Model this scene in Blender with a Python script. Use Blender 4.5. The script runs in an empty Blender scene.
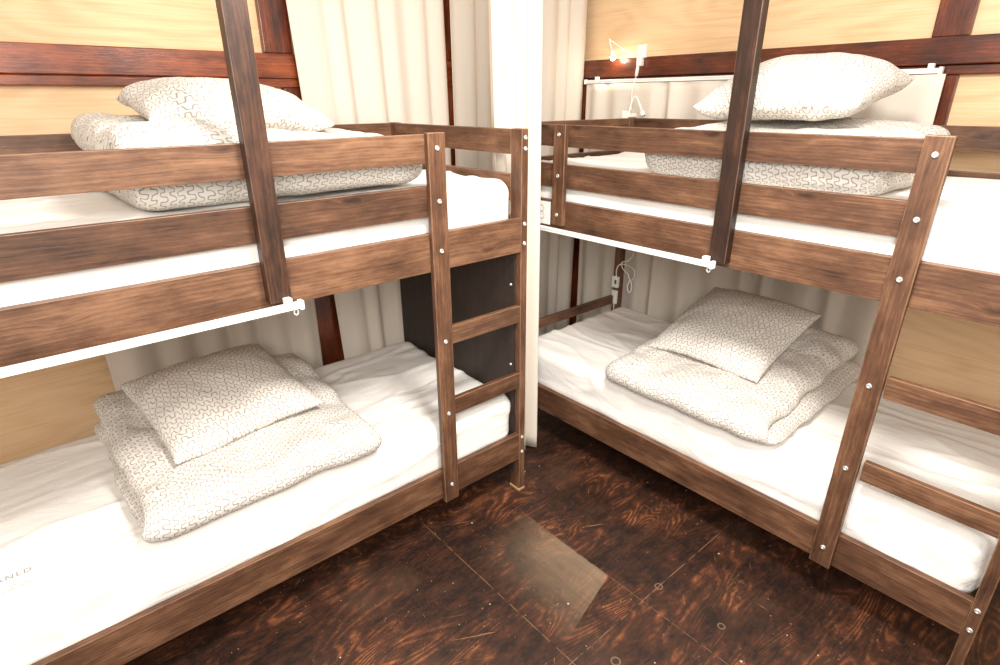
import bpy, bmesh, math, random
from mathutils import Vector, Matrix, noise
random.seed(7)
SC = bpy.context.scene
COL = SC.collection
PI = math.pi
OFF = {}                                   # world offset of every root, so that children carry local coordinates

# ------------------------------------------------------------------ materials
class NT:
    def __init__(s, name, rough=0.6, spec=0.4):
        s.m = bpy.data.materials.new(name); s.m.use_nodes = True
        s.t = s.m.node_tree; s.b = s.t.nodes['Principled BSDF']
        s.b.inputs['Roughness'].default_value = rough
        s.b.inputs['Specular IOR Level'].default_value = spec
    def n(s, typ, **kw):
        nd = s.t.nodes.new(typ)
        for k, v in kw.items(): setattr(nd, k, v)
        return nd
    def put(s, sock, v):
        if hasattr(v, 'is_output'): s.t.links.new(v, sock)
        elif v is not None: sock.default_value = v
    def math(s, op, a, b=None, c=None, clamp=False):
        nd = s.n('ShaderNodeMath', operation=op); nd.use_clamp = clamp
        s.put(nd.inputs[0], a); s.put(nd.inputs[1], b)
        if c is not None: s.put(nd.inputs[2], c)
        return nd.outputs[0]
    def uv(s): return s.n('ShaderNodeUVMap').outputs[0]
    def obj(s): return s.n('ShaderNodeTexCoord').outputs['Object']
    def xyz(s, v):
        nd = s.n('ShaderNodeSeparateXYZ'); s.put(nd.inputs[0], v); return nd.outputs
    def comb(s, x, y, z=0.0):
        nd = s.n('ShaderNodeCombineXYZ')
        for i, q in enumerate((x, y, z)): s.put(nd.inputs[i], q)
        return nd.outputs[0]
    def scale(s, v, sc):
        nd = s.n('ShaderNodeVectorMath', operation='MULTIPLY'); s.put(nd.inputs[0], v); nd.inputs[1].default_value = sc
        return nd.outputs[0]
    def noise(s, v, sc, det=4, rough=0.55, dist=0.0):
        nd = s.n('ShaderNodeTexNoise'); s.put(nd.inputs['Vector'], v)
        nd.inputs['Scale'].default_value = sc; nd.inputs['Detail'].default_value = det
        nd.inputs['Roughness'].default_value = rough; nd.inputs['Distortion'].default_value = dist
        return nd.outputs['Fac']
    def ramp(s, f, stops):
        nd = s.n('ShaderNodeValToRGB'); s.put(nd.inputs[0], f); e = nd.color_ramp.elements
        while len(e) < len(stops): e.new(0.5)
        for i, (p, c) in enumerate(stops):
            e[i].position = p; e[i].color = tuple(c) + (1,) if len(c) == 3 else c
        return nd.outputs[0]
    def mix(s, f, a, b, blend='MIX'):
        nd = s.n('ShaderNodeMix', data_type='RGBA', blend_type=blend)
        s.put(nd.inputs[0], f)
        for k, q in ((6, a), (7, b)):
            s.put(nd.inputs[k], tuple(q) + (1,) if isinstance(q, tuple) and len(q) == 3 else q)
        return nd.outputs[2]
    def color(s, c): s.put(s.b.inputs['Base Color'], tuple(c) + (1,) if isinstance(c, tuple) and len(c) == 3 else c)
    def bump(s, hgt, strength, dist=0.01):
        nd = s.n('ShaderNodeBump'); nd.inputs['Strength'].default_value = strength; nd.inputs['Distance'].default_value = dist
        s.put(nd.inputs['Height'], hgt); s.t.links.new(nd.outputs[0], s.b.inputs['Normal'])

def g(v):                                  # sRGB 0-255 -> linear
    return tuple(((x / 255 + 0.055) / 1.055) ** 2.4 if x > 10 else x / 255 / 12.92 for x in v)

def wood(name, dark, mid, light, rough=0.5, grain=1.0, blotch=0.5, spec=0.4, wear=None, coat=0.0):
    m = NT(name, rough, spec); uv = m.uv()
    x, y, z = m.xyz(uv)
    w1 = m.math('SUBTRACT', m.noise(m.scale(uv, (2.0, 7, 1)), 1.0, 3), 0.5)
    # knots: sparse points that push the grain lines aside
    vo = m.n('ShaderNodeTexVoronoi'); m.put(vo.inputs['Vector'], m.scale(uv, (2.6, 9.0, 1))); vo.inputs['Scale'].default_value = 1.0
    kd = m.math('SUBTRACT', 1.0, m.math('DIVIDE', vo.outputs['Distance'], 0.30), clamp=True)
    core = m.math('SUBTRACT', 1.0, m.math('DIVIDE', vo.outputs['Distance'], 0.11), clamp=True)
    yy = m.math('ADD', y, m.math('ADD', m.math('MULTIPLY', w1, 0.030), m.math('MULTIPLY', m.math('MULTIPLY', kd, kd), 0.030)))
    v2 = m.comb(x, yy, z)
    ring = m.math('SINE', m.math('ADD', m.math('MULTIPLY', yy, 520.0), m.math('MULTIPLY', m.noise(m.scale(v2, (1.2, 14, 1)), 1.0, 2), 22.0)))
    fine = m.noise(m.scale(v2, (16, 420, 1)), 1.0, 3, 0.6)
    band = m.noise(m.scale(v2, (2.6, 60, 1)), 1.0, 4, 0.6)
    big = m.noise(m.scale(uv, (5.0, 13, 1)), 1.0, 5, 0.65)
    f = m.math('ADD', m.math('MULTIPLY', m.math('SUBTRACT', fine, 0.5), 0.42 * grain), m.math('MULTIPLY', m.math('SUBTRACT', band, 0.5), 0.45 * grain))
    f = m.math('ADD', f, m.math('MULTIPLY', ring, 0.035 * grain))
    f = m.math('ADD', f, m.math('MULTIPLY', m.math('SUBTRACT', big, 0.5), blotch * 2.0))
    f = m.math('SUBTRACT', m.math('ADD', f, 0.5), m.math('MULTIPLY', core, 0.34))
    oi = m.n('ShaderNodeObjectInfo').outputs['Random']
    f = m.math('ADD', f, m.math('MULTIPLY', m.math('SUBTRACT', oi, 0.5), 0.26))
    c = m.ramp(f, [(0.18, dark), (0.5, mid), (0.82, light)])
    if wear:
        wu = m.xyz(m.n('ShaderNodeUVMap', uv_map='wear').outputs[0])[0]
        wn = m.noise(m.scale(uv, (14, 30, 1)), 1.0, 4, 0.6)
        wf = m.math('MULTIPLY', wu, m.math('MULTIPLY', m.math('SUBTRACT', wn, 0.36, clamp=True), 3.2), clamp=True)
        c = m.mix(wf, c, wear)
    m.color(c)
    m.bump(m.math('ADD', fine, m.math('MULTIPLY', band, 0.6)), 0.16, 0.003)
    if coat: m.b.inputs['Coat Weight'].default_value = coat; m.b.inputs['Coat Roughness'].default_value = 0.12
    return m.m

BED = wood('stained_pine', g((46, 29, 20)), g((92, 62, 44)), g((136, 99, 73)), 0.45, wear=g((140, 104, 78)))
POST = wood('dark_stained_timber', g((20, 12, 9)), g((50, 31, 22)), g((92, 60, 42)), 0.42, wear=g((96, 66, 48)))
BEAM = wood('red_lacquered_timber', g((40, 15, 7)), g((98, 42, 18)), g((160, 80, 38)), 0.30, spec=0.5, coat=0.22)
PANEL = wood('black_brown_board', g((30, 23, 20)), g((46, 36, 31)), g((60, 48, 42)), 0.6, 0.7, 0.3)
EDGE = wood('pale_sawn_wood', g((120, 90, 66)), g((170, 132, 98)), g((205, 170, 130)), 0.6)

def plywood():
    m = NT('birch_plywood', 0.5, 0.3); uv = m.uv(); x, y, z = m.xyz(uv)
    w = m.noise(m.scale(uv, (0.7, 2.2, 1)), 1.1, 2, 0.45)
    lines = m.math('SINE', m.math('MULTIPLY', w, 110.0))
    fine = m.noise(m.scale(uv, (3, 120, 1)), 1.0, 4, 0.6)
    f = m.math('ADD', m.math('MULTIPLY', lines, 0.05), m.math('MULTIPLY', fine, 0.55))
    f = m.math('ADD', f, m.math('MULTIPLY', m.noise(uv, 1.3, 3), 0.4))
    m.color(m.ramp(f, [(0.2, g((204, 161, 118))), (0.5, g((230, 194, 152))), (0.85, g((241, 213, 178)))]))
    return m.m
PLY = plywood()

def squiggle():
    m = NT('squiggle_print_cotton', 0.85, 0.2); uv = m.uv(); x, y, z = m.xyz(uv)
    w1 = m.math('SUBTRACT', m.noise(uv, 14.0, 2), 0.5); w2 = m.math('SUBTRACT', m.noise(m.scale(uv, (1, 1, 1)), 17.0, 2), 0.5)
    x = m.math('ADD', x, m.math('MULTIPLY', w1, 0.030)); y = m.math('ADD', y, m.math('MULTIPLY', w2, 0.022))
    PX, PY, A, Cc = 0.026, 0.0235, 0.0074, 0.0030
    row = m.math('FLOOR', m.math('DIVIDE', y, PY))
    q = m.math('SUBTRACT', m.math('SUBTRACT', y, m.math('MULTIPLY', row, PY)), PY / 2)
    x = m.math('ADD', x, m.math('MULTIPLY', m.math('SINE', m.math('MULTIPLY', row, 12.9)), PX))
    wx = m.math('MULTIPLY', x, 2 * PI / PX); cs = m.math('COSINE', wx)
    sh = m.math('MULTIPLY', m.math('MULTIPLY', q, Cc / A), cs)
    arg = m.math('MULTIPLY', m.math('ADD', x, sh), 2 * PI / PX)
    F = m.math('SUBTRACT', q, m.math('MULTIPLY', m.math('SINE', arg), A))
    gr = m.math('MULTIPLY', m.math('COSINE', arg), A * 2 * PI / PX)
    F = m.math('DIVIDE', m.math('ABSOLUTE', F), m.math('SQRT', m.math('ADD', 1.0, m.math('MULTIPLY', gr, gr))))
    line = m.n('ShaderNodeMapRange', interpolation_type='SMOOTHSTEP')
    m.put(line.inputs[0], F); line.inputs[1].default_value = 0.0005; line.inputs[2].default_value = 0.0020
    line.inputs[3].default_value = 1.0; line.inputs[4].default_value = 0.0
    m.color(m.mix(line.outputs[0], (0.66, 0.625, 0.575), (0.30, 0.26, 0.225)))
    big = m.noise(m.obj(), 9.0, 4, 0.6); m.bump(big, 0.22, 0.03)
    return m.m
SQ = squiggle()

def cloth(name, col, rough=0.9, wr=0.3, sc=(4, 14, 4), trans=0.0):
    m = NT(name, rough, 0.15); m.color(col)
    a = m.noise(m.scale(m.obj(), sc), 1.0, 4, 0.55, 0.6)
    m.bump(a, wr, 0.04)
    if trans:
        tr = m.n('ShaderNodeBsdfTranslucent'); tr.inputs[0].default_value = tuple(col) + (1,)
        mx = m.n('ShaderNodeMixShader'); mx.inputs[0].default_value = trans
        out = m.t.nodes['Material Output']
        m.t.links.new(m.b.outputs[0], mx.inputs[1]); m.t.links.new(tr.outputs[0], mx.inputs[2]); m.t.links.new(mx.outputs[0], out.inputs[0])
    return m.m
SHEET = cloth('white_cotton_sheet', (0.83, 0.80, 0.76), 0.9, 0.30, (3, 9, 9))
CURT = cloth('cream_curtain_cloth', (0.82, 0.74, 0.645), 0.9, 0.1, (6, 6, 2), 0.18)
PLASTIC = (lambda m: (m.color((0.85, 0.84, 0.80)), m.m)[1])(NT('white_plastic', 0.35, 0.5))
SOCK = (lambda m: (m.color((0.10, 0.09, 0.08)), m.m)[1])(NT('dark_socket', 0.5, 0.3))
STEEL = (lambda m: (m.color((0.75, 0.73, 0.70)), m.b.inputs['Metallic'].__setattr__('default_value', 0.75), m.m)[2])(NT('zinc_bolt', 0.35, 0.5))
PRINT = (lambda m: (m.color((0.33, 0.31, 0.30)), m.m)[1])(NT('grey_print', 0.8, 0.2))
PALEPRINT = (lambda m: (m.color((0.45, 0.42, 0.40)), m.m)[1])(NT('pale_print', 0.8, 0.2))
def bulb_mat():
    m = NT('warm_bulb'); m.color((1, 0.9, 0.7))
    m.b.inputs['Emission Color'].default_value = (1, 0.90, 0.70, 1); m.b.inputs['Emission Strength'].default_value = 140
    return m.m
BULB = bulb_mat()

def floor_mat():
    m = NT('worn_stained_floor', 0.4, 0.4); o = m.obj(); x, y, z = m.xyz(o)
    def sstep(v, a, b):
        nd = m.n('ShaderNodeMapRange', interpolation_type='SMOOTHSTEP'); m.put(nd.inputs[0], v)
        nd.inputs[1].default_value = a; nd.inputs[2].default_value = b; return nd.outputs[0]
    # flame-cut plywood grain: contour lines of a stretched noise field, one field for each board
    sel = m.math('FLOOR', m.math('DIVIDE', m.math('SUBTRACT', x, 0.105), 0.905))
    sel2 = m.math('GREATER_THAN', y, 0.83)
    v = m.comb(m.math('MULTIPLY', x, 1.3), m.math('MULTIPLY', y, 4.6), m.math('ADD', m.math('MULTIPLY', sel, 3.7), m.math('MULTIPLY', sel2, 1.9)))
    fld = m.noise(v, 1.0, 2, 0.45, 0.3)
    rings = m.math('SINE', m.math('MULTIPLY', fld, 190.0))
    rings = sstep(rings, -0.5, 1.0)
    fine = m.noise(m.scale(o, (18, 190, 1)), 1.0, 4, 0.65)
    wear = m.noise(o, 2.6, 6, 0.68, 0.2)
    wearm = sstep(wear, 0.40, 0.66)
    mid = m.noise(m.scale(o, (9, 22, 1)), 1.0, 5, 0.7)
    f = m.math('MULTIPLY', rings, m.math('ADD', 0.05, m.math('MULTIPLY', m.math('MULTIPLY', wearm, sstep(mid, 0.32, 0.66)), 0.42)))
    f = m.math('ADD', f, m.math('MULTIPLY', m.math('MULTIPLY', fine, m.math('ADD', wearm, 0.35)), 0.40))
    f = m.math('ADD', f, m.math('MULTIPLY', m.math('SUBTRACT', mid, 0.5), 0.85))
    grit = m.noise(m.scale(o, (42, 70, 1)), 1.0, 5, 0.75)
    f = m.math('ADD', f, m.math('MULTIPLY', m.math('SUBTRACT', grit, 0.5), 0.55))
    base = m.ramp(f, [(0.0, g((32, 20, 15))), (0.28, g((66, 38, 25))), (0.55, g((104, 60, 36))), (1.0, g((158, 102, 66)))])
    scuff = sstep(m.math('MULTIPLY', grit, m.noise(o, 5.0, 5, 0.7)), 0.34, 0.44)
    base = m.mix(m.math('MULTIPLY', scuff, 0.55), base, g((140, 96, 64)))
    # greyish rubbed areas
    grey = sstep(m.noise(o, 2.1, 4, 0.6), 0.52, 0.70)
    base = m.mix(m.math('MULTIPLY', grey, 0.45), base, g((82, 60, 46)))
    # rubbed bare board between two seams
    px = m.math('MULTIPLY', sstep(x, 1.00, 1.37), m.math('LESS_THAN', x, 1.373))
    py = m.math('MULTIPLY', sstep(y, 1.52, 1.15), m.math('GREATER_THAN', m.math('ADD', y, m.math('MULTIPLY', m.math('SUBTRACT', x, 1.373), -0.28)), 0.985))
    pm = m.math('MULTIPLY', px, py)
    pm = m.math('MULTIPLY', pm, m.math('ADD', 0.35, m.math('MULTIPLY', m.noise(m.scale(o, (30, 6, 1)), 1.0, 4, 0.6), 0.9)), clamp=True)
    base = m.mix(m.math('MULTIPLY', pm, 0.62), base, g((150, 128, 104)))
    # seams
    def seam(c, p, wd): return m.math('LESS_THAN', m.math('ABSOLUTE', m.math('SUBTRACT', c, m.math('ADD', p, m.math('MULTIPLY', m.math('SUBTRACT', m.noise(o, 9.0, 2), 0.5), 0.004)))), wd)
    s1 = seam(x, 1.008, 0.0016); s2 = seam(y, 0.83, 0.0018)
    s3 = m.math('MULTIPLY', seam(x, 1.375, 0.0013), m.math('LESS_THAN', y, 1.5))
    ss = m.math('MAXIMUM', s1, m.math('MAXIMUM', s2, s3))
    dusty = sstep(m.noise(o, 16.0, 3, 0.6), 0.36, 0.56)
    base = m.mix(ss, base, m.mix(dusty, g((22, 14, 11)), g((112, 82, 58))))
    # scratches and paint specks
    for sc_, rot, th in (((3.0, 95.0, 1), 0.5, 0.75), ((9.0, 150.0, 1), -0.7, 0.745), ((140.0, 9.0, 1), 0.1, 0.75)):
        vr = m.n('ShaderNodeVectorRotate', rotation_type='Z_AXIS'); m.put(vr.inputs['Vector'], o); vr.inputs['Angle'].default_value = rot
        sc1 = m.math('GREATER_THAN', m.noise(m.scale(vr.outputs[0], sc_), 1.0, 2, 0.5), th)
        base = m.mix(m.math('MULTIPLY', sc1, 0.45), base, g((170, 122, 84)))
    vo = m.n('ShaderNodeTexVoronoi'); m.put(vo.inputs['Vector'], o); vo.inputs['Scale'].default_value = 24.0
    spr = m.xyz(vo.outputs['Color'])
    sp = m.math('LESS_THAN', vo.outputs['Distance'], m.math('MULTIPLY', m.math('POWER', spr[0], 5.0), 0.10))
    base = m.mix(m.math('MULTIPLY', sp, 0.8), base, g((198, 176, 150)))
    vo2 = m.n('ShaderNodeTexVoronoi'); m.put(vo2.inputs['Vector'], m.scale(o, (70, 50, 1))); vo2.inputs['Scale'].default_value = 1.0
    sr2 = m.xyz(vo2.outputs['Color'])
    sp2 = m.math('LESS_THAN', vo2.outputs['Distance'], m.math('MULTIPLY', m.math('POWER', sr2[1], 9.0), 0.16))
    base = m.mix(m.math('MULTIPLY', sp2, 0.6), base, g((176, 140, 104)))
    # ring marks of old knots and nail plugs
    for cx, cy, r in RINGS:
        d = m.n('ShaderNodeVectorMath', operation='DISTANCE'); m.put(d.inputs[0], o); d.inputs[1].default_value = (cx, cy, 0)
        rg = m.math('LESS_THAN', m.math('ABSOLUTE', m.math('SUBTRACT', d.outputs['Value'], r)), 0.0028)
        base = m.mix(m.math('MULTIPLY', rg, 0.35), base, g((150, 124, 100)))
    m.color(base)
    m.put(m.b.inputs['Roughness'], m.math('ADD', 0.36, m.math('MULTIPLY', wear, 0.3)))
    m.bump(m.math('ADD', m.math('MULTIPLY', rings, 0.4), m.math('MULTIPLY', ss, -1.0)), 0.10, 0.006)
    return m.m
RINGS = [(1.115, 0.742, 0.014), (1.475, 0.83, 0.013), (1.49, 0.59, 0.011)]

# ------------------------------------------------------------------ objects
def tag(o, label=None, cat=None, group=None, kind=None):
    if label: o['label'] = label
    if cat: o['category'] = cat
    if group: o['group'] = group
    if kind: o['kind'] = kind
    return o

def thing(name, label, cat, loc=(0, 0, 0), rz=0.0, group=None):
    o = bpy.data.objects.new(name, None); o.empty_display_size = 0.1; COL.objects.link(o)
    o.location = loc; o.rotation_euler = (0, 0, rz); OFF[o.name] = Vector(loc)
    return tag(o, label, cat, group)

def link(name, me, mat, parent=None, off=None):
    """one mesh object; coordinates were given in the frame of the root's parent space"""
    o = bpy.data.objects.new(name, me); COL.objects.link(o)
    if mat: me.materials.append(mat)
    base = OFF.get(parent.name, Vector()) if parent else Vector()
    if off is not None: base = off
    if parent:
        o.parent = parent
        OFF[o.name] = OFF.get(parent.name, Vector()) if off is None else off
        if base.length > 0: me.transform(Matrix.Translation(-base))
    else: OFF[o.name] = Vector()
    return o

def recentre(o, loc):                       # put a top-level mesh's origin at its base
    o.data.transform(Matrix.Translation(-Vector(loc))); o.location = loc; OFF[o.name] = Vector(loc)
    return o

def box_uv(bm, rnd):
    lay = bm.loops.layers.uv.verify(); wl = bm.loops.layers.uv.new('wear')
    lo = [min(v.co[i] for v in bm.verts) for i in range(3)]; hi = [max(v.co[i] for v in bm.verts) for i in range(3)]
    L = max(range(3), key=lambda i: hi[i] - lo[i])
    r1, r2 = rnd.uniform(0, 20), rnd.uniform(0, 20)
    for f in bm.faces:
        n = max(range(3), key=lambda i: abs(f.normal[i])); ax = [i for i in range(3) if i != n]
        if L in ax: u, v = L, [i for i in ax if i != L][0]
        else: u, v = ax
        wr = 1.0 if max(abs(q) for q in f.normal) < 0.985 else 0.0
        for l in f.loops: l[lay].uv = (l.vert.co[u] + r1, l.vert.co[v] + r2 + 0.31 * n); l[wl].uv = (wr, 0)

def add_box(bm, lo, hi, bev=0.002):
    r = bmesh.ops.create_cube(bm, size=1.0)
    vs = r['verts']
    for v in vs: v.co = Vector([lo[i] + (v.co[i] + 0.5) * (hi[i] - lo[i]) for i in range(3)])
    if bev > 0:
        es = list({e for v in vs for e in v.link_edges})
        bmesh.ops.bevel(bm, geom=es, offset=bev, segments=2, profile=0.5, affect='EDGES')

RU = random.Random(3)
def finish(bm, name):
    bm.normal_update(); box_uv(bm, RU)
    me = bpy.data.meshes.new(name); bm.to_mesh(me); bm.free(); return me

def box(name, lo, hi, mat, parent=None, bev=0.002, off=None):
    bm = bmesh.new(); add_box(bm, [min(a, b) for a, b in zip(lo, hi)], [max(a, b) for a, b in zip(lo, hi)], bev)
    return link(name, finish(bm, name), mat, parent, off)

def boxes(name, lst, mat, parent=None, bev=0.002, off=None):
    bm = bmesh.new()
    for lo, hi in lst: add_box(bm, lo, hi, bev)
    return link(name, finish(bm, name), mat, parent, off)

def tube(name, pts, r, mat, parent=None, seg=10, off=None, closed_caps=True, rad=None):
    """smooth tube through points (Catmull-Rom)"""
    P = [Vector(p) for p in pts]; Q = []
    rr = []
    R0 = rad or [r] * len(P)
    for i in range(len(P) - 1):
        p0 = P[max(i - 1, 0)]; p1 = P[i]; p2 = P[i + 1]; p3 = P[min(i + 2, len(P) - 1)]
        k = 6 if len(P) > 2 else 1
        for j in range(k):
            t = j / k
            Q.append(0.5 * ((2 * p1) + (p2 - p0) * t + (2 * p0 - 5 * p1 + 4 * p2 - p3) * t * t + (3 * p1 - p0 - 3 * p2 + p3) * t ** 3))
            rr.append(R0[i] * (1 - t) + R0[i + 1] * t)
    Q.append(P[-1]); rr.append(R0[-1])
    bm = bmesh.new(); rings = []
    up = Vector((0.13, 0.27, 0.95)).normalized()
    for i, q in enumerate(Q):
        d = (Q[min(i + 1, len(Q) - 1)] - Q[max(i - 1, 0)]).normalized()
        a = d.cross(up)
        if a.length < 0.05: a = d.cross(Vector((1, 0, 0)))
        a.normalize(); b = d.cross(a)
        rings.append([bm.verts.new(q + rr[i] * (math.cos(2 * PI * k / seg) * a + math.sin(2 * PI * k / seg) * b)) for k in range(seg)])
    for A, B in zip(rings, rings[1:]):
        for k in range(seg): bm.faces.new((A[k], A[(k + 1) % seg], B[(k + 1) % seg], B[k]))
    bm.faces.new(rings[0]); bm.faces.new(rings[-1][::-1])
    bmesh.ops.recalc_face_normals(bm, faces=bm.faces)
    for f in bm.faces: f.smooth = len(f.verts) == 4
    return link(name, finish(bm, name), mat, parent, off)

def lathe(name, prof, origin, axis, mat, parent=None, seg=20, off=None):
    """prof: (radius, height) along axis from origin"""
    axis = Vector(axis).normalized(); a = axis.orthogonal().normalized(); b = axis.cross(a); origin = Vector(origin)
    bm = bmesh.new(); rings = []
    for r, h in prof:
        rings.append([bm.verts.new(origin + axis * h + max(r, 1e-5) * (math.cos(2 * PI * k / seg) * a + math.sin(2 * PI * k / seg) * b)) for k in range(seg)])
    for A, B in zip(rings, rings[1:]):
        for k in range(seg): bm.faces.new((A[k], A[(k + 1) % seg], B[(k + 1) % seg], B[k]))
    bm.faces.new(rings[0]); bm.faces.new(rings[-1][::-1])
    bmesh.ops.recalc_face_normals(bm, faces=bm.faces)
    for f in bm.faces: f.smooth = len(f.verts) == 4
    return link(name, finish(bm, name), mat, parent, off)

def dup(root, name=None):
    def cp(o, parent):
        c = o.copy(); COL.objects.link(c); c.parent = parent
        for ch in o.children: cp(ch, c)
        return c
    return cp(root, None)

# ------------------------------------------------------------------ the room
WY, WX = 2.625, 2.90                          # the two walls
box('floor', (-1.6, -1.6, -0.05), (3.1, 2.8, 0), floor_mat(), bev=0)['kind'] = 'structure'
w = box('wall_left', (-1.6, WY, 0), (WX + 0.1, WY + 0.1, 2.75), PLY, bev=0); w['kind'] = 'structure'
w = box('wall_right', (WX, -1.6, 0), (WX + 0.1, WY, 2.75), PLY, bev=0); w['kind'] = 'structure'
def trim(k, lst, bev=0.004):
    o = boxes('trim_%d' % k, lst, BEAM, bev=bev); o['kind'] = 'structure'; return o
trim(1, [((-1.6, WY - 0.043, 1.748), (1.93, WY, 1.842)), ((-1.6, WY - 0.035, 1.713), (1.93, WY, 1.747))])
trim(2, [((0.965, WY - 0.03, 1.843), (1.085, WY, 2.75))])
trim(3, [((1.025, WY - 0.034, 0.0), (1.150, WY, 1.712))])
trim(4, [((1.80, WY - 0.03, 0.0), (1.93, WY, 1.712)), ((1.80, WY - 0.03, 1.843), (1.93, WY, 2.75))])
trim(5, [((WX - 0.05, -1.6, 1.776), (WX, WY, 1.872)), ((WX - 0.03, -1.6, 1.740), (WX, WY, 1.775))])
trim(6, [((WX - 0.03, 0.665, 1.873), (WX, 0.785, 2.75))])
trim(7, [((WX - 0.025, 0.665, 0.0), (WX, 0.785, 1.739))])
trim(8, [((WX - 0.14, WY - 0.035, 1.873), (WX, WY, 2.75)), ((WX - 0.14, WY - 0.035, 0), (WX, WY, 1.739)), ((WX - 0.03, WY - 0.17, 0), (WX, WY - 0.035, 1.739))])  # corner post, widened in dark timber to stand in for the curtain gap's shade

# ------------------------------------------------------------------ the bunk beds (local: x = 0 at the ladder end, -x along the bed, y from the front to the wall)
L, D, BX = 2.075, 0.92, 1.493
PW, PD, H = 0.033, 0.06, 1.565
bed = thing('bunk_bed', 'brown wooden bunk bed on the left, black board closing its lower end', 'bunk bed', (BX, 1.576, 0), 0, 'bunk beds')
OFF[bed.name] = Vector()
def bolt(parent, p, axis=(0, -1, 0), r=0.0085):
    return lathe('bolt', [(r, 0), (r, 0.002), (r * 0.82, 0.0042), (r * 0.5, 0.005), (r * 0.42, 0.0026), (0, 0.0024)], p, axis, STEEL, parent, 14)
for sx in (0, 1):
    x1 = -sx * (L - PW)
    for sy in (0, 1):
        y0 = sy * (D - PD)
        p = box('post', (x1 - PW, y0, 0.012), (x1, y0 + PD, H), BED, bed, 0.003)
        box('foot_pad', (x1 - PW - 0.002, y0 - 0.002, 0), (x1 + 0.002, y0 + PD + 0.002, 0.012), EDGE, p, 0.002)
        if sy == 0:
            for z in (1.535, 1.497, 1.225, 1.150, 0.283, 0.208): bolt(p, (x1 - PW / 2, 0, z))
xa, xb = -PW, -(L - PW)
RT = 0.022
box('side_rail', (xb, 0, 0.175), (xa, 0.024, 0.305), BED, bed)
box('side_rail', (xb, 0, 1.118), (xa, 0.024, 1.249), BED, bed)
box('side_rail', (xb, D - 0.024, 0.175), (xa, D, 0.305), BED, bed)
box('side_rail', (xb, D - 0.024, 1.118), (xa, D, 1.249), BED, bed)
box('mattress_ledge', (xb, 0.024, 0.20), (xa, 0.05, 0.245), EDGE, bed)
box('mattress_ledge', (xb, 0.024, 1.118), (xa, 0.05, 1.160), BED, bed)
for z0, z1 in ((1.475, 1.563), (1.306, 1.404)):
    box('guard_rail', (xb, 0.0, z0), (-0.386, RT, z1), BED, bed)
    box('back_guard_rail', (xb, D - RT, z0), (xa, D, z1), BED, bed)
for x0 in (-PW, -L + 0.011):
    for z0, z1 in ((1.475, 1.563), (1.306, 1.404), (1.118, 1.249), (0.503, 0.553), (0.175, 0.305)):
        box('end_board', (x0, PD, z0), (x0 + RT, D - PD, z1), BED, bed)
lad = box('ladder_rail', (-0.450, -0.022, 0.166), (-0.384, 0, H + 0.003), BED, bed, 0.003)
for z in (1.521, 1.356, 1.191, 0.860, 0.565, 0.242): bolt(lad, (-0.417, -0.022, z))
for z0, z1 in ((0.830, 0.900), (0.534, 0.604)):
    box('rung', (-0.384, 0.0, z0), (xa, RT, z1), BED, bed, 0.003)
up = box('guard_upright', (-1.757, -0.022, 1.146), (-1.690, 0, H), BED, bed, 0.003)
for z in (1.525, 1.358, 1.193): bolt(up, (-1.724, -0.022, z))
boxes('bed_base', [((xb, 0.026, 0.246), (xa, D - 0.026, 0.256))], EDGE, bed, 0)
boxes('bed_base', [((xb, 0.026, 1.161), (xa, D - 0.026, 1.171))], EDGE, bed, 0)
bed2 = dup(bed); bed2.location = (1.842, 0.014, 0); bed2.rotation_euler = (0, 0, -PI / 2)
for c in bed2.children:
    if c.name.startswith('ladder_rail'): c.rotation_euler = (0, 0.0125, 0); c.location = (-0.85 * 0.0125 - 0.002, 0, 0)
bed2['label'] = 'brown wooden bunk bed on the right, open at both ends, standing against the cream curtain'
pn = box('end_panel', (-PW - 0.009, 0.03, 0.10), (-PW, D - 0.012, 1.117), PANEL, bed, 0.001); pn['label'] = 'black-brown board closing the lower end'
for z in (0.98, 0.63): bolt(pn, (-PW - 0.009, 0.046, z), (-1, 0, 0), 0.006)

def place(rx, ry, k):                       # bed-local point to world for bed k
    return (BX + rx, 1.576 + ry) if k == 0 else (1.842 + ry, 0.014 - rx)

# ------------------------------------------------------------------ mattresses
def fbm(x, y, z, o=3):
    return noise.fractal(Vector((x, y, z)), 1.0, 2.1, o)

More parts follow.
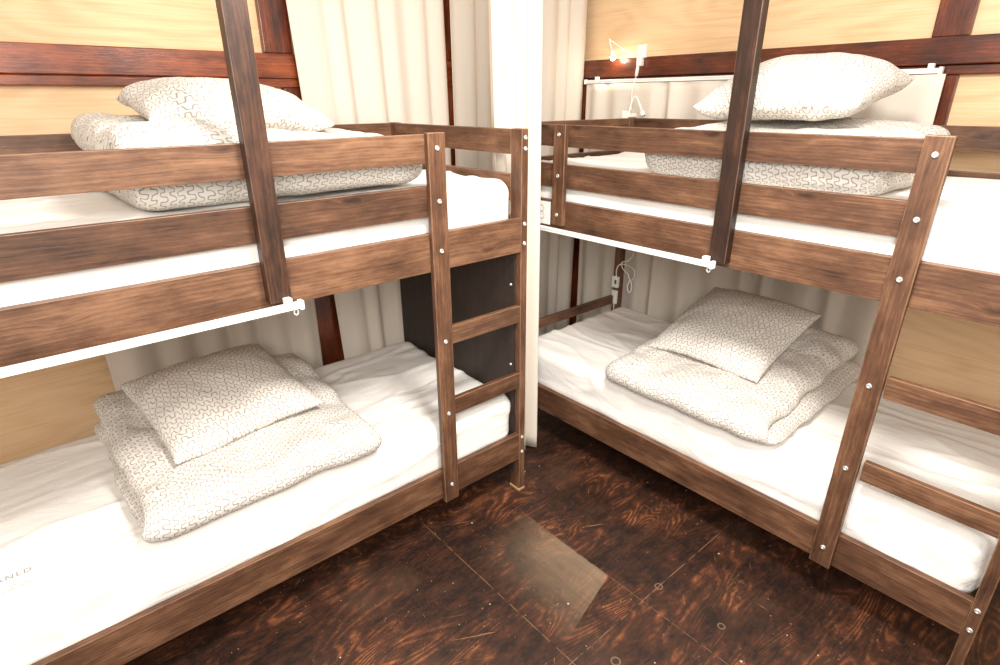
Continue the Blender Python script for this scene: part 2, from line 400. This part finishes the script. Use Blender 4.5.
def mattress(k, z0, z1, label, seed):
    nx, ny = 150, 70
    X0, X1, Y0, Y1 = -(L - 0.045), -0.037, 0.03, D - 0.03
    r = 0.055; bm = bmesh.new()
    cx, cy, cz = (X0 + X1) / 2, (Y0 + Y1) / 2, (z0 + z1) / 2
    hx, hy, hz = (X1 - X0) / 2, (Y1 - Y0) / 2, (z1 - z0) / 2
    def surf(px, py, pz):                     # rounded box with sheet creases
        c = Vector((max(-hx + r, min(hx - r, px)), max(-hy + r, min(hy - r, py)), max(-hz + r, min(hz - r, pz))))
        d = Vector((px, py, pz)) - c
        if d.length > 1e-6: d = d.normalized()
        p = c + d * r
        w = fbm(p.x * 2.2 + seed, p.y * 5.0, p.z * 6 + seed) * 0.007
        ridge = 1 - abs(fbm(p.x * 1.6 + p.y * 2.4 + seed, p.y * 6.5 - p.x * 0.8, seed * 3.1 + p.z * 5, 2)) * 2.2
        w += max(0, ridge - 0.45) ** 2 * 0.028
        if p.z > -hz + 0.03: p += d * w
        return p + Vector((cx, cy, cz))
    def grid(fn, nu, nv, flip=False):
        V = [[bm.verts.new(fn(i / nu, j / nv)) for j in range(nv + 1)] for i in range(nu + 1)]
        for i in range(nu):
            for j in range(nv):
                q = (V[i][j], V[i + 1][j], V[i + 1][j + 1], V[i][j + 1])
                bm.faces.new(q[::-1] if flip else q)
    nz = 16
    grid(lambda u, v: surf(-hx + 2 * hx * u, -hy + 2 * hy * v, hz), nx, ny)
    grid(lambda u, v: surf(-hx + 2 * hx * u, -hy + 2 * hy * v, -hz), nx, ny, True)
    grid(lambda u, v: surf(-hx + 2 * hx * u, -hy, -hz + 2 * hz * v), nx, nz)
    grid(lambda u, v: surf(-hx + 2 * hx * u, hy, -hz + 2 * hz * v), nx, nz, True)
    grid(lambda u, v: surf(hx, -hy + 2 * hy * u, -hz + 2 * hz * v), ny, nz)
    grid(lambda u, v: surf(-hx, -hy + 2 * hy * u, -hz + 2 * hz * v), ny, nz, True)
    bmesh.ops.remove_doubles(bm, verts=bm.verts, dist=1e-4)
    for f in bm.faces: f.smooth = True
    me = finish(bm, 'mattress')
    o = link('mattress', me, SHEET)
    o.data.transform(Matrix.Translation((-cx, -cy, -z0)))
    wx, wy = place(cx, cy, k); o.location = (wx, wy, z0)
    o.rotation_euler = (0, 0, 0 if k == 0 else -PI / 2)
    return tag(o, label, 'mattress', 'mattresses on the bunk beds')
mLL = mattress(0, 0.257, 0.486, 'white mattress with grey print on the lower bunk of the left bed', 1.3)
mattress(1, 0.257, 0.486, 'white sheeted mattress on the lower bunk of the right bed', 5.1)
mattress(0, 1.172, 1.385, 'white sheeted mattress on the upper bunk of the left bed', 9.7)
mattress(1, 1.172, 1.390, 'white sheeted mattress on the upper bunk of the right bed', 14.2)

# printed mattress mark (letters run along the bed, facing the aisle)
def text_mesh(s, size):
    cu = bpy.data.curves.new('t', 'FONT'); cu.body = s; cu.size = size; cu.extrude = 0.0004; cu.space_character = 1.25
    ob = bpy.data.objects.new('t', cu); COL.objects.link(ob)
    bpy.context.view_layer.update()
    me = bpy.data.meshes.new_from_object(ob.evaluated_get(bpy.context.evaluated_depsgraph_get()))
    bpy.data.objects.remove(ob); bpy.data.curves.remove(cu)
    me.materials.clear()
    return me
def on_mattress(name, me, mat):
    base = mLL.location
    o = link(name, me, mat); o.parent = mLL
    me.transform(Matrix.Translation(-base)); return o
def wrap(me, zt=0.4425):                    # lay a thin print on the sheet
    from mathutils.bvhtree import BVHTree
    bv = BVHTree.FromPolygons([mLL.location + v.co for v in mLL.data.vertices], [p.vertices for p in mLL.data.polygons])
    for v in me.vertices:
        hit = bv.ray_cast(Vector((v.co.x, v.co.y, 1.0)), Vector((0, 0, -1)))
        if hit[0]: v.co.z = hit[0].z + 0.0008 + v.co.z
me = text_mesh("ANLD", 0.0255); me.transform(Matrix.Translation((-0.268, 1.732, 0))); wrap(me)
on_mattress('printed_letters', me, PRINT)
bm = bmesh.new()
for (x0, x1, y, h) in [(-0.36, -0.125, 1.714, 0.0015), (-0.36, -0.19, 1.700, 0.004), (-0.34, -0.16, 1.684, 0.004)]:
    n = 60 if h > 0.002 else 1
    for i in range(n):
        a = x0 + (x1 - x0) * i / n; b = x0 + (x1 - x0) * (i + (0.55 if n > 1 else 1)) / n
        if n > 1 and RU.random() < 0.3: continue
        q = [bm.verts.new((px, py, 0.0)) for px, py in ((a, y), (b, y), (b, y + h), (a, y + h))]; bm.faces.new(q)
me = finish(bm, 'small_print'); wrap(me); on_mattress('small_print', me, PALEPRINT)

# ------------------------------------------------------------------ duvets and pillows: padded sheets with a real thickness
def padded(name, P, T, nu, nv, su, sv, mat=SQ, seed=0.0):
    """P(u,v) mid surface, T(u,v) thickness; su, sv: cloth size in metres for the print"""
    bm = bmesh.new(); lay = bm.loops.layers.uv.verify(); e = 1e-3
    def nrm(u, v):
        a = P(min(u + e, 1), v) - P(max(u - e, 0), v); b = P(u, min(v + e, 1)) - P(u, max(v - e, 0))
        n = a.cross(b); return n.normalized() if n.length > 0 else Vector((0, 0, 1))
    def side(sg):
        G = []
        for i in range(nu + 1):
            row = []
            for j in range(nv + 1):
                # denser sampling near the hems
                u = 0.5 - 0.5 * math.cos(PI * i / nu) if False else i / nu
                v = j / nv
                p = P(u, v) + nrm(u, v) * (sg * T(u, v) / 2)
                row.append((bm.verts.new(p), u, v))
            G.append(row)
        cu = [0.0]; cv = [0.0]                # true cloth lengths, so that the print keeps its size around the fold
        for i in range(nu):
            cu.append(cu[-1] + sum((G[i + 1][j][0].co - G[i][j][0].co).length for j in (nv // 4, nv // 2, 3 * nv // 4)) / 3)
        for j in range(nv):
            cv.append(cv[-1] + sum((G[i][j + 1][0].co - G[i][j][0].co).length for i in (nu // 4, nu // 2, 3 * nu // 4)) / 3)
        for i in range(nu):
            for j in range(nv):
                qi = [(i, j), (i + 1, j), (i + 1, j + 1), (i, j + 1)]
                q = [G[i][j], G[i + 1][j], G[i + 1][j + 1], G[i][j + 1]]
                if sg < 0: q = q[::-1]; qi = qi[::-1]
                f = bm.faces.new([a[0] for a in q]); f.smooth = True
                for l, a in zip(f.loops, qi): l[lay].uv = (cu[a[0]] + seed + (0.37 if sg < 0 else 0), cv[a[1]] + seed)
        return G
    A = side(1); B = side(-1)
    bm.verts.ensure_lookup_table()
    def rim(G): return [G[0][j][0] for j in range(nv + 1)] + [G[i][nv][0] for i in range(1, nu + 1)] + [G[nu][j][0] for j in range(nv - 1, -1, -1)] + [G[i][0][0] for i in range(nu - 1, 0, -1)]
    ra, rb = rim(A), rim(B)
    for k in range(len(ra)):
        k2 = (k + 1) % len(ra)
        try:
            f = bm.faces.new((ra[k], ra[k2], rb[k2], rb[k])); f.smooth = True
            for l in f.loops: l[lay].uv = (l.vert.co.x * 1.0 + seed, l.vert.co.y + l.vert.co.z + seed)
        except ValueError: pass
    bmesh.ops.recalc_face_normals(bm, faces=bm.faces)
    me = bpy.data.meshes.new(name); bm.to_mesh(me); bm.free()
    o = link(name, me, mat)
    md = o.modifiers.new('smooth', 'SUBSURF'); md.levels = 1; md.render_levels = 1
    return o

def prof(t, p=2.6, edge=0.16):               # cushion profile 0..1 -> 0..1, small at the hems
    q = abs(2 * t - 1)
    return edge + (1 - edge) * max(0.0, 1 - q ** p) ** 0.5

def duvet(label, origin, adir, cdir, A1, A2, Wd, t, seed, rise=0.0, low=(0.0, 0.0), sag=0.0, full=0.55, taper=0.0):
    """folded once along its front edge: the bend is at a = 0, the open ends at A1 (lower layer) and A2 (upper layer);
    low: how far the lower layer sticks out at either side"""
    origin = Vector(origin); adir = Vector(adir).normalized(); cdir = Vector(cdir).normalized()
    r = t * 0.5; Lb = A1 - r; Lt = A2 - r; arc = PI * r; tot = Lb + arc + Lt
    def P(u, v):
        s = u * tot
        if s < Lb: a = A1 - s; z = t / 2; top = 0.0
        elif s < Lb + arc:
            th = (s - Lb) / r; a = r - math.sin(th) * r; z = t / 2 + r - math.cos(th) * r; top = th / PI
        else: a = r + (s - Lb - arc); z = t * 1.5; top = 1.0
        gz = (1 + rise * (a / A1)) * (1 - taper * v)
        z *= gz
        c = (v - 0.5) * Wd
        c += (low[1] * v - low[0] * (1 - v)) * (1 - top)
        nz = fbm(a * 4.0 + seed, c * 4.0, seed) * 0.020 + fbm(a * 9 + seed, c * 9, top * 3) * 0.009
        z += nz * (0.25 + 0.75 * top)
        q = abs(2 * v - 1)
        z -= sag * q ** 6 * top
        wob = fbm(a * 4 + seed, top * 1.4, seed + 7) * 0.020 * q
        c += wob * (1 if v > 0.5 else -1)
        a += fbm(c * 4 + seed, 0.3, seed + 3) * 0.018 + fbm(c * 3 + seed, top * 2.2, seed + 5) * 0.03 * abs(2 * u - 1) ** 2
        z = max(z, t * 0.42)
        return origin + adir * a + cdir * c + Vector((0, 0, z))
    def T(u, v):
        q = abs(2 * v - 1) * Wd / 2; d = Wd / 2 - q
        e = full * 0.35 + (1 - full * 0.35) * math.sqrt(max(0, 1 - (1 - min(d / 0.07, 1)) ** 2))
        s = u * tot; d = min(s, tot - s); e2 = 0.25 + 0.75 * math.sqrt(max(0, 1 - (1 - min(d / 0.09, 1)) ** 2))
        gz = 1 + rise * ((1 - 2 * u) if u < 0.5 else (2 * u - 1))
        gz *= 1 - taper * v
        return t * 0.99 * gz * e * e2 * (1 + 0.06 * fbm(u * 9 + seed, v * 5, seed))
    o = padded('folded_duvet', P, T, 120, 72, tot, Wd, seed=seed)
    recentre(o, tuple(origin))
    return tag(o, label, 'duvet', 'folded duvets')

def pillow(label, centre, xdir, W, Dp, t, seed, tilt=(0, 0), dome=0.0):
    """xdir: direction of the long side; tilt: rise along the short side and along the long side"""
    centre = Vector(centre); xd = Vector(xdir).normalized(); yd = Vector((0, 0, 1)).cross(xd).normalized()
    def P(u, v):
        a, b = 2 * u - 1, 2 * v - 1
        x = a * (1 - 0.045 * (1 - b * b)) * W / 2; y = b * (1 - 0.05 * (1 - a * a)) * Dp / 2
        z = tilt[0] * b / 2 + tilt[1] * a / 2 + dome * ((1 - a * a) * (1 - b * b)) ** 0.8 + fbm(a * 1.3 + seed, b * 1.3, seed) * 0.016 * (abs(a * b) + 0.3)
        return centre + xd * x + yd * y + Vector((0, 0, z))
    def T(u, v):
        a, b = abs(2 * u - 1), abs(2 * v - 1)
        q = max(0, (1 - a ** 3.0)) ** 0.5 * max(0, (1 - b ** 3.0)) ** 0.5
        cr = fbm(u * 5 + seed, v * 5, seed * 2) * 0.008
        return 0.008 + t * q + cr * min(1, q * 2)
    o = padded('pillow', P, T, 72, 56, W, Dp, seed=seed)
    recentre(o, tuple(centre - Vector((0, 0, t / 2))))
    return tag(o, label, 'pillow', 'pillows on the folded duvets')

MT, UT = 0.490, 1.390                      # tops of the mattresses
duvet('folded duvet with grey squiggle print on the lower bunk of the left bed', (0.440, 1.600, MT), (0, 1, 0), (1, 0, 0), 0.78, 0.77, 0.74, 0.051, 2.2, 0.75, (0.02, 0.0))
pillow('flat squiggle-print pillow on the duvet of the left lower bunk', (0.428, 2.035, 0.674), (1, 0.10, 0), 0.51, 0.50, 0.115, 4.4, (0.085, 0.0), 0.028)
duvet('folded duvet on the lower bunk of the right bed, its two layers showing', (1.850, 1.075, MT - 0.006), (1, 0, 0), (0, -1, 0), 0.84, 0.84, 0.72, 0.052, 6.1, 1.15, (0.0, 0.04), 0.02, 0.2)
pillow('thin squiggle-print pillow on the duvet of the right lower bunk', (2.32, 1.11, 0.708), (0, -1, 0), 0.51, 0.53, 0.11, 8.8, (0.15, 0.0), 0.028)
duvet('thick folded duvet with squiggle print on the upper bunk of the left bed', (0.658, 1.70, UT), (0, 1, 0), (1, 0, 0), 0.70, 0.68, 0.88, 0.114, 11.3, 0.06, (-0.02, 0.03), 0.0, 0.8, 0.34)
pillow('plump squiggle-print pillow on the duvet of the left upper bunk, before the red timber beam', (0.605, 2.02, 1.634), (1, 0.0, 0), 0.52, 0.42, 0.13, 13.7, (0.05, -0.025), 0.022)
duvet('thick folded duvet with squiggle print on the upper bunk of the right bed', (1.925, 0.965, UT - 0.006), (1, 0, 0), (0, -1, 0), 0.64, 0.62, 0.84, 0.084, 16.9, 0.22, (0.0, 0.0), 0.02, 0.3)
pillow('plump domed squiggle-print pillow on the duvet of the right upper bunk', (2.29, 0.992, 1.678), (0, -1, 0), 0.57, 0.47, 0.17, 19.2, (0.10, 0.0), 0.03)

# ------------------------------------------------------------------ curtains
def curtain(label, p0, p1, z0, z1, folds, amp, seed, top_p=None, hem=True, group='cream curtains', nz=40, mat=None, name='curtain', pinch=1.0):
    """p0-p1 the line along the hem, top_p the same line at the head"""
    a0, a1 = Vector(p0), Vector(p1)
    b0, b1 = (Vector(top_p[0]), Vector(top_p[1])) if top_p else (a0, a1)
    nu = max(60, int(folds * 16)); bm = bmesh.new(); V = []
    rn = random.Random(int(seed * 100)); ph = [rn.uniform(-0.9, 0.9) for _ in range(int(folds) + 3)]
    am = [rn.uniform(0.45, 1.25) for _ in range(int(folds) + 3)]
    for j in range(nz + 1):
        h = j / nz; z = z0 + (z1 - z0) * h; row = []
        l0, l1 = a0.lerp(b0, h), a1.lerp(b1, h); d = (l1 - l0).normalized(); n = Vector((-d.y, d.x))
        for i in range(nu + 1):
            s = i / nu; k = s * folds; ki = int(k); f = k - ki
            A = amp * (am[ki] * (1 - f) + am[ki + 1] * f) * (0.8 + 0.3 * (1 - h))
            p = ph[ki] * (1 - f) + ph[ki + 1] * f
            ang = 2 * PI * (k + 0.30 * p + 0.05 * fbm(s * 3 + seed, z * 0.9, seed))
            off = math.sin(ang) * A + 0.22 * A * math.sin(0.43 * ang + 1.3 + 0.5 * z)
            lat = 0.25 * A * math.cos(ang) * pinch
            pt = l0.lerp(l1, s) + n * off + d * lat * min(1, 6 * s, 6 * (1 - s))
            row.append(bm.verts.new((pt.x, pt.y, z)))
        V.append(row)
    for j in range(nz):
        for i in range(nu):
            f = bm.faces.new((V[j][i], V[j][i + 1], V[j + 1][i + 1], V[j + 1][i])); f.smooth = True
    o = link(name, finish(bm, name), mat or CURT)
    md = o.modifiers.new('cloth', 'SOLIDIFY'); md.thickness = 0.0022; md.offset = 0
    c = (a0 + a1) / 2; recentre(o, (c.x, c.y, z0))
    return tag(o, label, 'curtain', group)
CY = 2.540
curtain('wide cream curtain hanging behind the ladder end of the left bunk bed', (1.15, CY), (1.865, CY), 0.03, 2.72, 6, 0.016, 1.1, ((1.035, CY), (1.822, CY)))
curtain('cream curtain hanging across the corner behind the end of the right bunk bed', (1.885, CY - 0.005), (2.815, CY - 0.005), 0.03, 2.72, 8, 0.018, 2.3, ((1.868, CY - 0.005), (2.865, CY - 0.005)))
curtain('white gathered curtain hanging to the floor in the gap between the two bunk beds', (1.545, 1.790), (1.758, 1.800), 0.018, 2.72, 4, 0.026, 3.7, ((1.475, 1.80), (1.750, 1.80)))
curtain('cream curtain at the back of the left lower bunk beside the plywood', (0.155, 2.560), (1.022, 2.560), 0.06, 1.235, 6, 0.020, 4.9)
curtain('short cream curtain on a white wall track along the right bunk bed', (2.825, 0.690), (2.820, 2.49), 0.05, 1.742, 11, 0.019, 5.6)

# ------------------------------------------------------------------ curtain tracks, posts, plate
def track(name, label, p0, p1, z, nrm, ends, brackets, rings, group):
    """slim white rail; nrm points away from the wood it is fixed to"""
    p0, p1, nv = Vector(p0), Vector(p1), Vector(nrm)
    d = (p1 - p0).normalized(); t = thing(name, label, 'curtain track', (p0.x, p0.y, z), 0, group)
    def slab(nm, s0, s1, n0, n1, z0, z1, par, bev=0.0015, mat=PLASTIC):
        c = [p0 + d * s0 + nv * n0, p0 + d * s1 + nv * n1]
        lo = (min(c[0].x, c[1].x), min(c[0].y, c[1].y), z0); hi = (max(c[0].x, c[1].x), max(c[0].y, c[1].y), z1)
        return box(nm, lo, hi, mat, par, bev)
    LN = (p1 - p0).length
    slab('rail', 0, LN, 0.004, 0.020, z, z + 0.019, t)
    slab('rail_lip', 0, LN, 0.020, 0.0225, z + 0.012, z + 0.016, t, 0.0008)
    for s in ends:
        slab('end_cap', s - 0.006, s + 0.006, 0.001, 0.024, z - 0.003, z + 0.023, t)
    for s in brackets:
        slab('bracket', s - 0.010, s + 0.010, 0, 0.022, z + 0.005, z + 0.036, t)
    for s in rings:
        c = p0 + d * s + nv * 0.012
        tube('glider_ring', [(c.x + d.x * 0.006 * math.cos(a), c.y + d.y * 0.006 * math.cos(a), z - 0.010 + 0.008 * math.sin(a)) for a in [PI / 2 + k * PI / 5 for k in range(11)]], 0.0016, PLASTIC, t, 6)
    return t
g1 = 'white curtain tracks on the bunk beds'
track('curtain_track', 'white curtain track under the upper bunk side of the left bed', (-0.55, 1.536 - 0.0), (0.566, 1.536), 1.119, (0, -1), (0.0, 1.116), (1.081,), (1.100,), g1)
track('curtain_track', 'white curtain track under the upper bunk side of the right bed', (1.800, 2.05), (1.800, 0.965), 1.123, (-1, 0), (0.0, 1.085), (1.058,), (1.073,), g1)
rt = track('curtain_track', 'white curtain track on the wall behind the right upper bunk', (2.848, 0.715), (2.848, 2.50), 1.745, (-1, 0), (0.0, 1.785), (0.035, 0.78, 1.70), (), None)

def post(lo, hi, label):
    o = box('curtain_post', lo, hi, POST, None, 0.003); recentre(o, ((lo[0] + hi[0]) / 2, (lo[1] + hi[1]) / 2, lo[2]))
    return tag(o, label, 'post', 'dark posts before the bunk beds')
post((0.488, 1.537, 1.141), (0.549, 1.575, 2.72), 'tall dark timber post fixed to the front of the left upper bunk')
post((1.803, 0.930, 1.138), (1.841, 0.992, 2.72), 'tall dark timber post fixed to the front of the right upper bunk')

pt = thing('number_plate', 'small white plate with a figure 8 on the far end of the right upper bunk', 'number plate', (1.8405, 1.84, 1.137))
box('plate', (1.834, 1.795, 1.139), (1.8415, 1.892, 1.244), PLASTIC, pt, 0.001)
box('plate_edge', (1.8335, 1.795, 1.241), (1.8415, 1.892, 1.2445), SOCK, pt, 0.0003)
def ring8(c, ry, rz):
    return [(1.8333, c[0] + ry * math.cos(a), c[1] + rz * math.sin(a)) for a in [k * PI / 6 for k in range(13)]]
boxd = tube('figure', ring8((1.842, 1.209), 0.012, 0.014) , 0.0016, PALEPRINT, pt, 6)
tube('figure', ring8((1.842, 1.179), 0.014, 0.016), 0.0016, PALEPRINT, pt, 6)

# ------------------------------------------------------------------ clip lamps and cable
def lamp1():
    t = thing('clip_lamp', 'lit white clip lamp with a thin bent arm on the red beam', 'lamp', (2.85, 2.115, 1.80))
    cl = boxes('clamp', [((2.818, 2.098, 1.826), (2.848, 2.128, 1.886)), ((2.828, 2.082, 1.866), (2.8495, 2.100, 1.934)), ((2.812, 2.100, 1.880), (2.844, 2.126, 1.930))], PLASTIC, t, 0.004)
    tube('arm', [(2.83, 2.128, 1.884), (2.82, 2.20, 1.903), (2.80, 2.30, 1.962), (2.798, 2.305, 1.962), (2.80, 2.285, 1.905)], 0.0042, PLASTIC, t, 8)
    lathe('lamp_head', [(0.006, 0.034), (0.012, 0.026), (0.016, 0.008), (0.017, 0.0), (0.014, 0.001)], (2.80, 2.278, 1.880), (0, 0.06, 1), PLASTIC, t)
    lathe('bulb', [(0.0, -0.020), (0.009, -0.016), (0.013, -0.008), (0.013, 0.0), (0.008, 0.008)], (2.80, 2.278, 1.880), (0, 0.06, 1), BULB, t)
    tube('cord', [(2.822, 2.116, 1.83), (2.826, 2.122, 1.80), (2.82, 2.126, 1.765), (2.79, 2.120, 1.70), (2.775, 2.105, 1.60)], 0.0028, PLASTIC, t, 6)
    lathe('switch', [(0.001, -0.026), (0.008, -0.024), (0.009, 0.0), (0.008, 0.024), (0.001, 0.026)], (2.822, 2.121, 1.800), (0, -0.15, 1), PLASTIC, t, 12)
lamp1()
t = thing('clip_lamp', 'unlit white clip lamp folded on the back post of the right upper bunk', 'lamp', (2.738, 2.072, 1.51))
boxes('clamp', [((2.672, 2.062, 1.490), (2.701, 2.090, 1.600)), ((2.700, 2.060, 1.566), (2.77, 2.082, 1.585))], PLASTIC, t, 0.004)
tube('arm', [(2.715, 2.072, 1.58), (2.725, 2.070, 1.64), (2.725, 2.045, 1.672), (2.72, 2.015, 1.64), (2.715, 1.985, 1.592)], 0.0045, PLASTIC, t, 8)
lathe('lamp_head', [(0.005, 0.030), (0.012, 0.022), (0.016, 0.0), (0.013, 0.001)], (2.714, 1.978, 1.575), (0.02, 0.35, 1), PLASTIC, t)

t = thing('power_cable', 'white extension cable coiled on the corner post of the right lower bunk', 'cable', (2.69, 2.03, 0.447))
b = boxes('socket_block', [((2.672, 2.035, 0.50), (2.692, 2.072, 0.585)), ((2.668, 2.030, 0.605), (2.692, 2.075, 0.672))], PLASTIC, t, 0.005)
boxes('socket', [((2.6665, 2.036, 0.63), (2.6685, 2.050, 0.655))], SOCK, b, 0.0005)
tube('cord', [(2.682, 2.05, 0.67), (2.685, 2.055, 0.71), (2.69, 2.04, 0.745), (2.70, 2.00, 0.750), (2.70, 1.945, 0.735), (2.70, 1.935, 0.69), (2.70, 1.960, 0.665), (2.70, 1.985, 0.70), (2.695, 2.02, 0.728), (2.70, 2.03, 0.76), (2.71, 1.99, 0.78), (2.72, 1.965, 0.84), (2.725, 1.99, 0.98), (2.73, 2.0, 1.11)], 0.0035, PLASTIC, t, 7)
tube('plug_loop', [(2.70, 1.962, 0.665), (2.695, 1.975, 0.625), (2.69, 1.955, 0.59), (2.69, 1.94, 0.62), (2.70, 1.955, 0.66)], 0.0045, PLASTIC, t, 7)
tube('lead', [(2.682, 2.053, 0.505), (2.682, 2.053, 0.47), (2.675, 2.04, 0.452), (2.66, 2.02, 0.449)], 0.0035, PLASTIC, t, 7)

# ------------------------------------------------------------------ light
def area(name, loc, target, size, power, col, shape='DISK'):
    l = bpy.data.lights.new(name, 'AREA'); l.shape = shape; l.size = size; l.energy = power; l.color = col
    o = bpy.data.objects.new(name, l); COL.objects.link(o); o.location = loc
    o.rotation_euler = (Vector(target) - Vector(loc)).to_track_quat('-Z', 'Y').to_euler()
    return o
area('ceiling_lamp', (0.85, 0.45, 2.5), (1.1, 0.9, 0), 0.45, 42, (1.0, 0.965, 0.91))
area('fill_light_rear', (-0.35, -0.35, 2.1), (1.2, 1.2, 0.75), 0.9, 37, (1.0, 0.97, 0.92))  # soft fill added near the camera, set low to reach into the lower bunks
wd = bpy.data.worlds.new('world'); SC.world = wd; wd.use_nodes = True
wd.node_tree.nodes['Background'].inputs[0].default_value = (1.0, 0.92, 0.825, 1)
wd.node_tree.nodes['Background'].inputs[1].default_value = 0.66

# ------------------------------------------------------------------ camera
cam = bpy.data.cameras.new('camera'); cam.sensor_width = 36; cam.lens = 571 / 1000 * 36
co = bpy.data.objects.new('camera', cam); COL.objects.link(co); SC.camera = co
cam.clip_start = 0.02
R = ((0.75769292, -0.25062962, 0.60256637), (-0.65259063, -0.28363682, 0.70262054), (-0.00518751, -0.92559978, -0.37846815))
co.matrix_world = Matrix(((R[0][0], -R[0][1], -R[0][2], 0), (R[1][0], -R[1][1], -R[1][2], 0), (R[2][0], -R[2][1], -R[2][2], 1.663), (0, 0, 0, 1)))
vs = SC.view_settings
vs.view_transform = 'Standard'; vs.look = 'None'; vs.exposure = 0.72; vs.gamma = 1.0; vs.use_curve_mapping = False
SC.cycles.max_bounces = 8
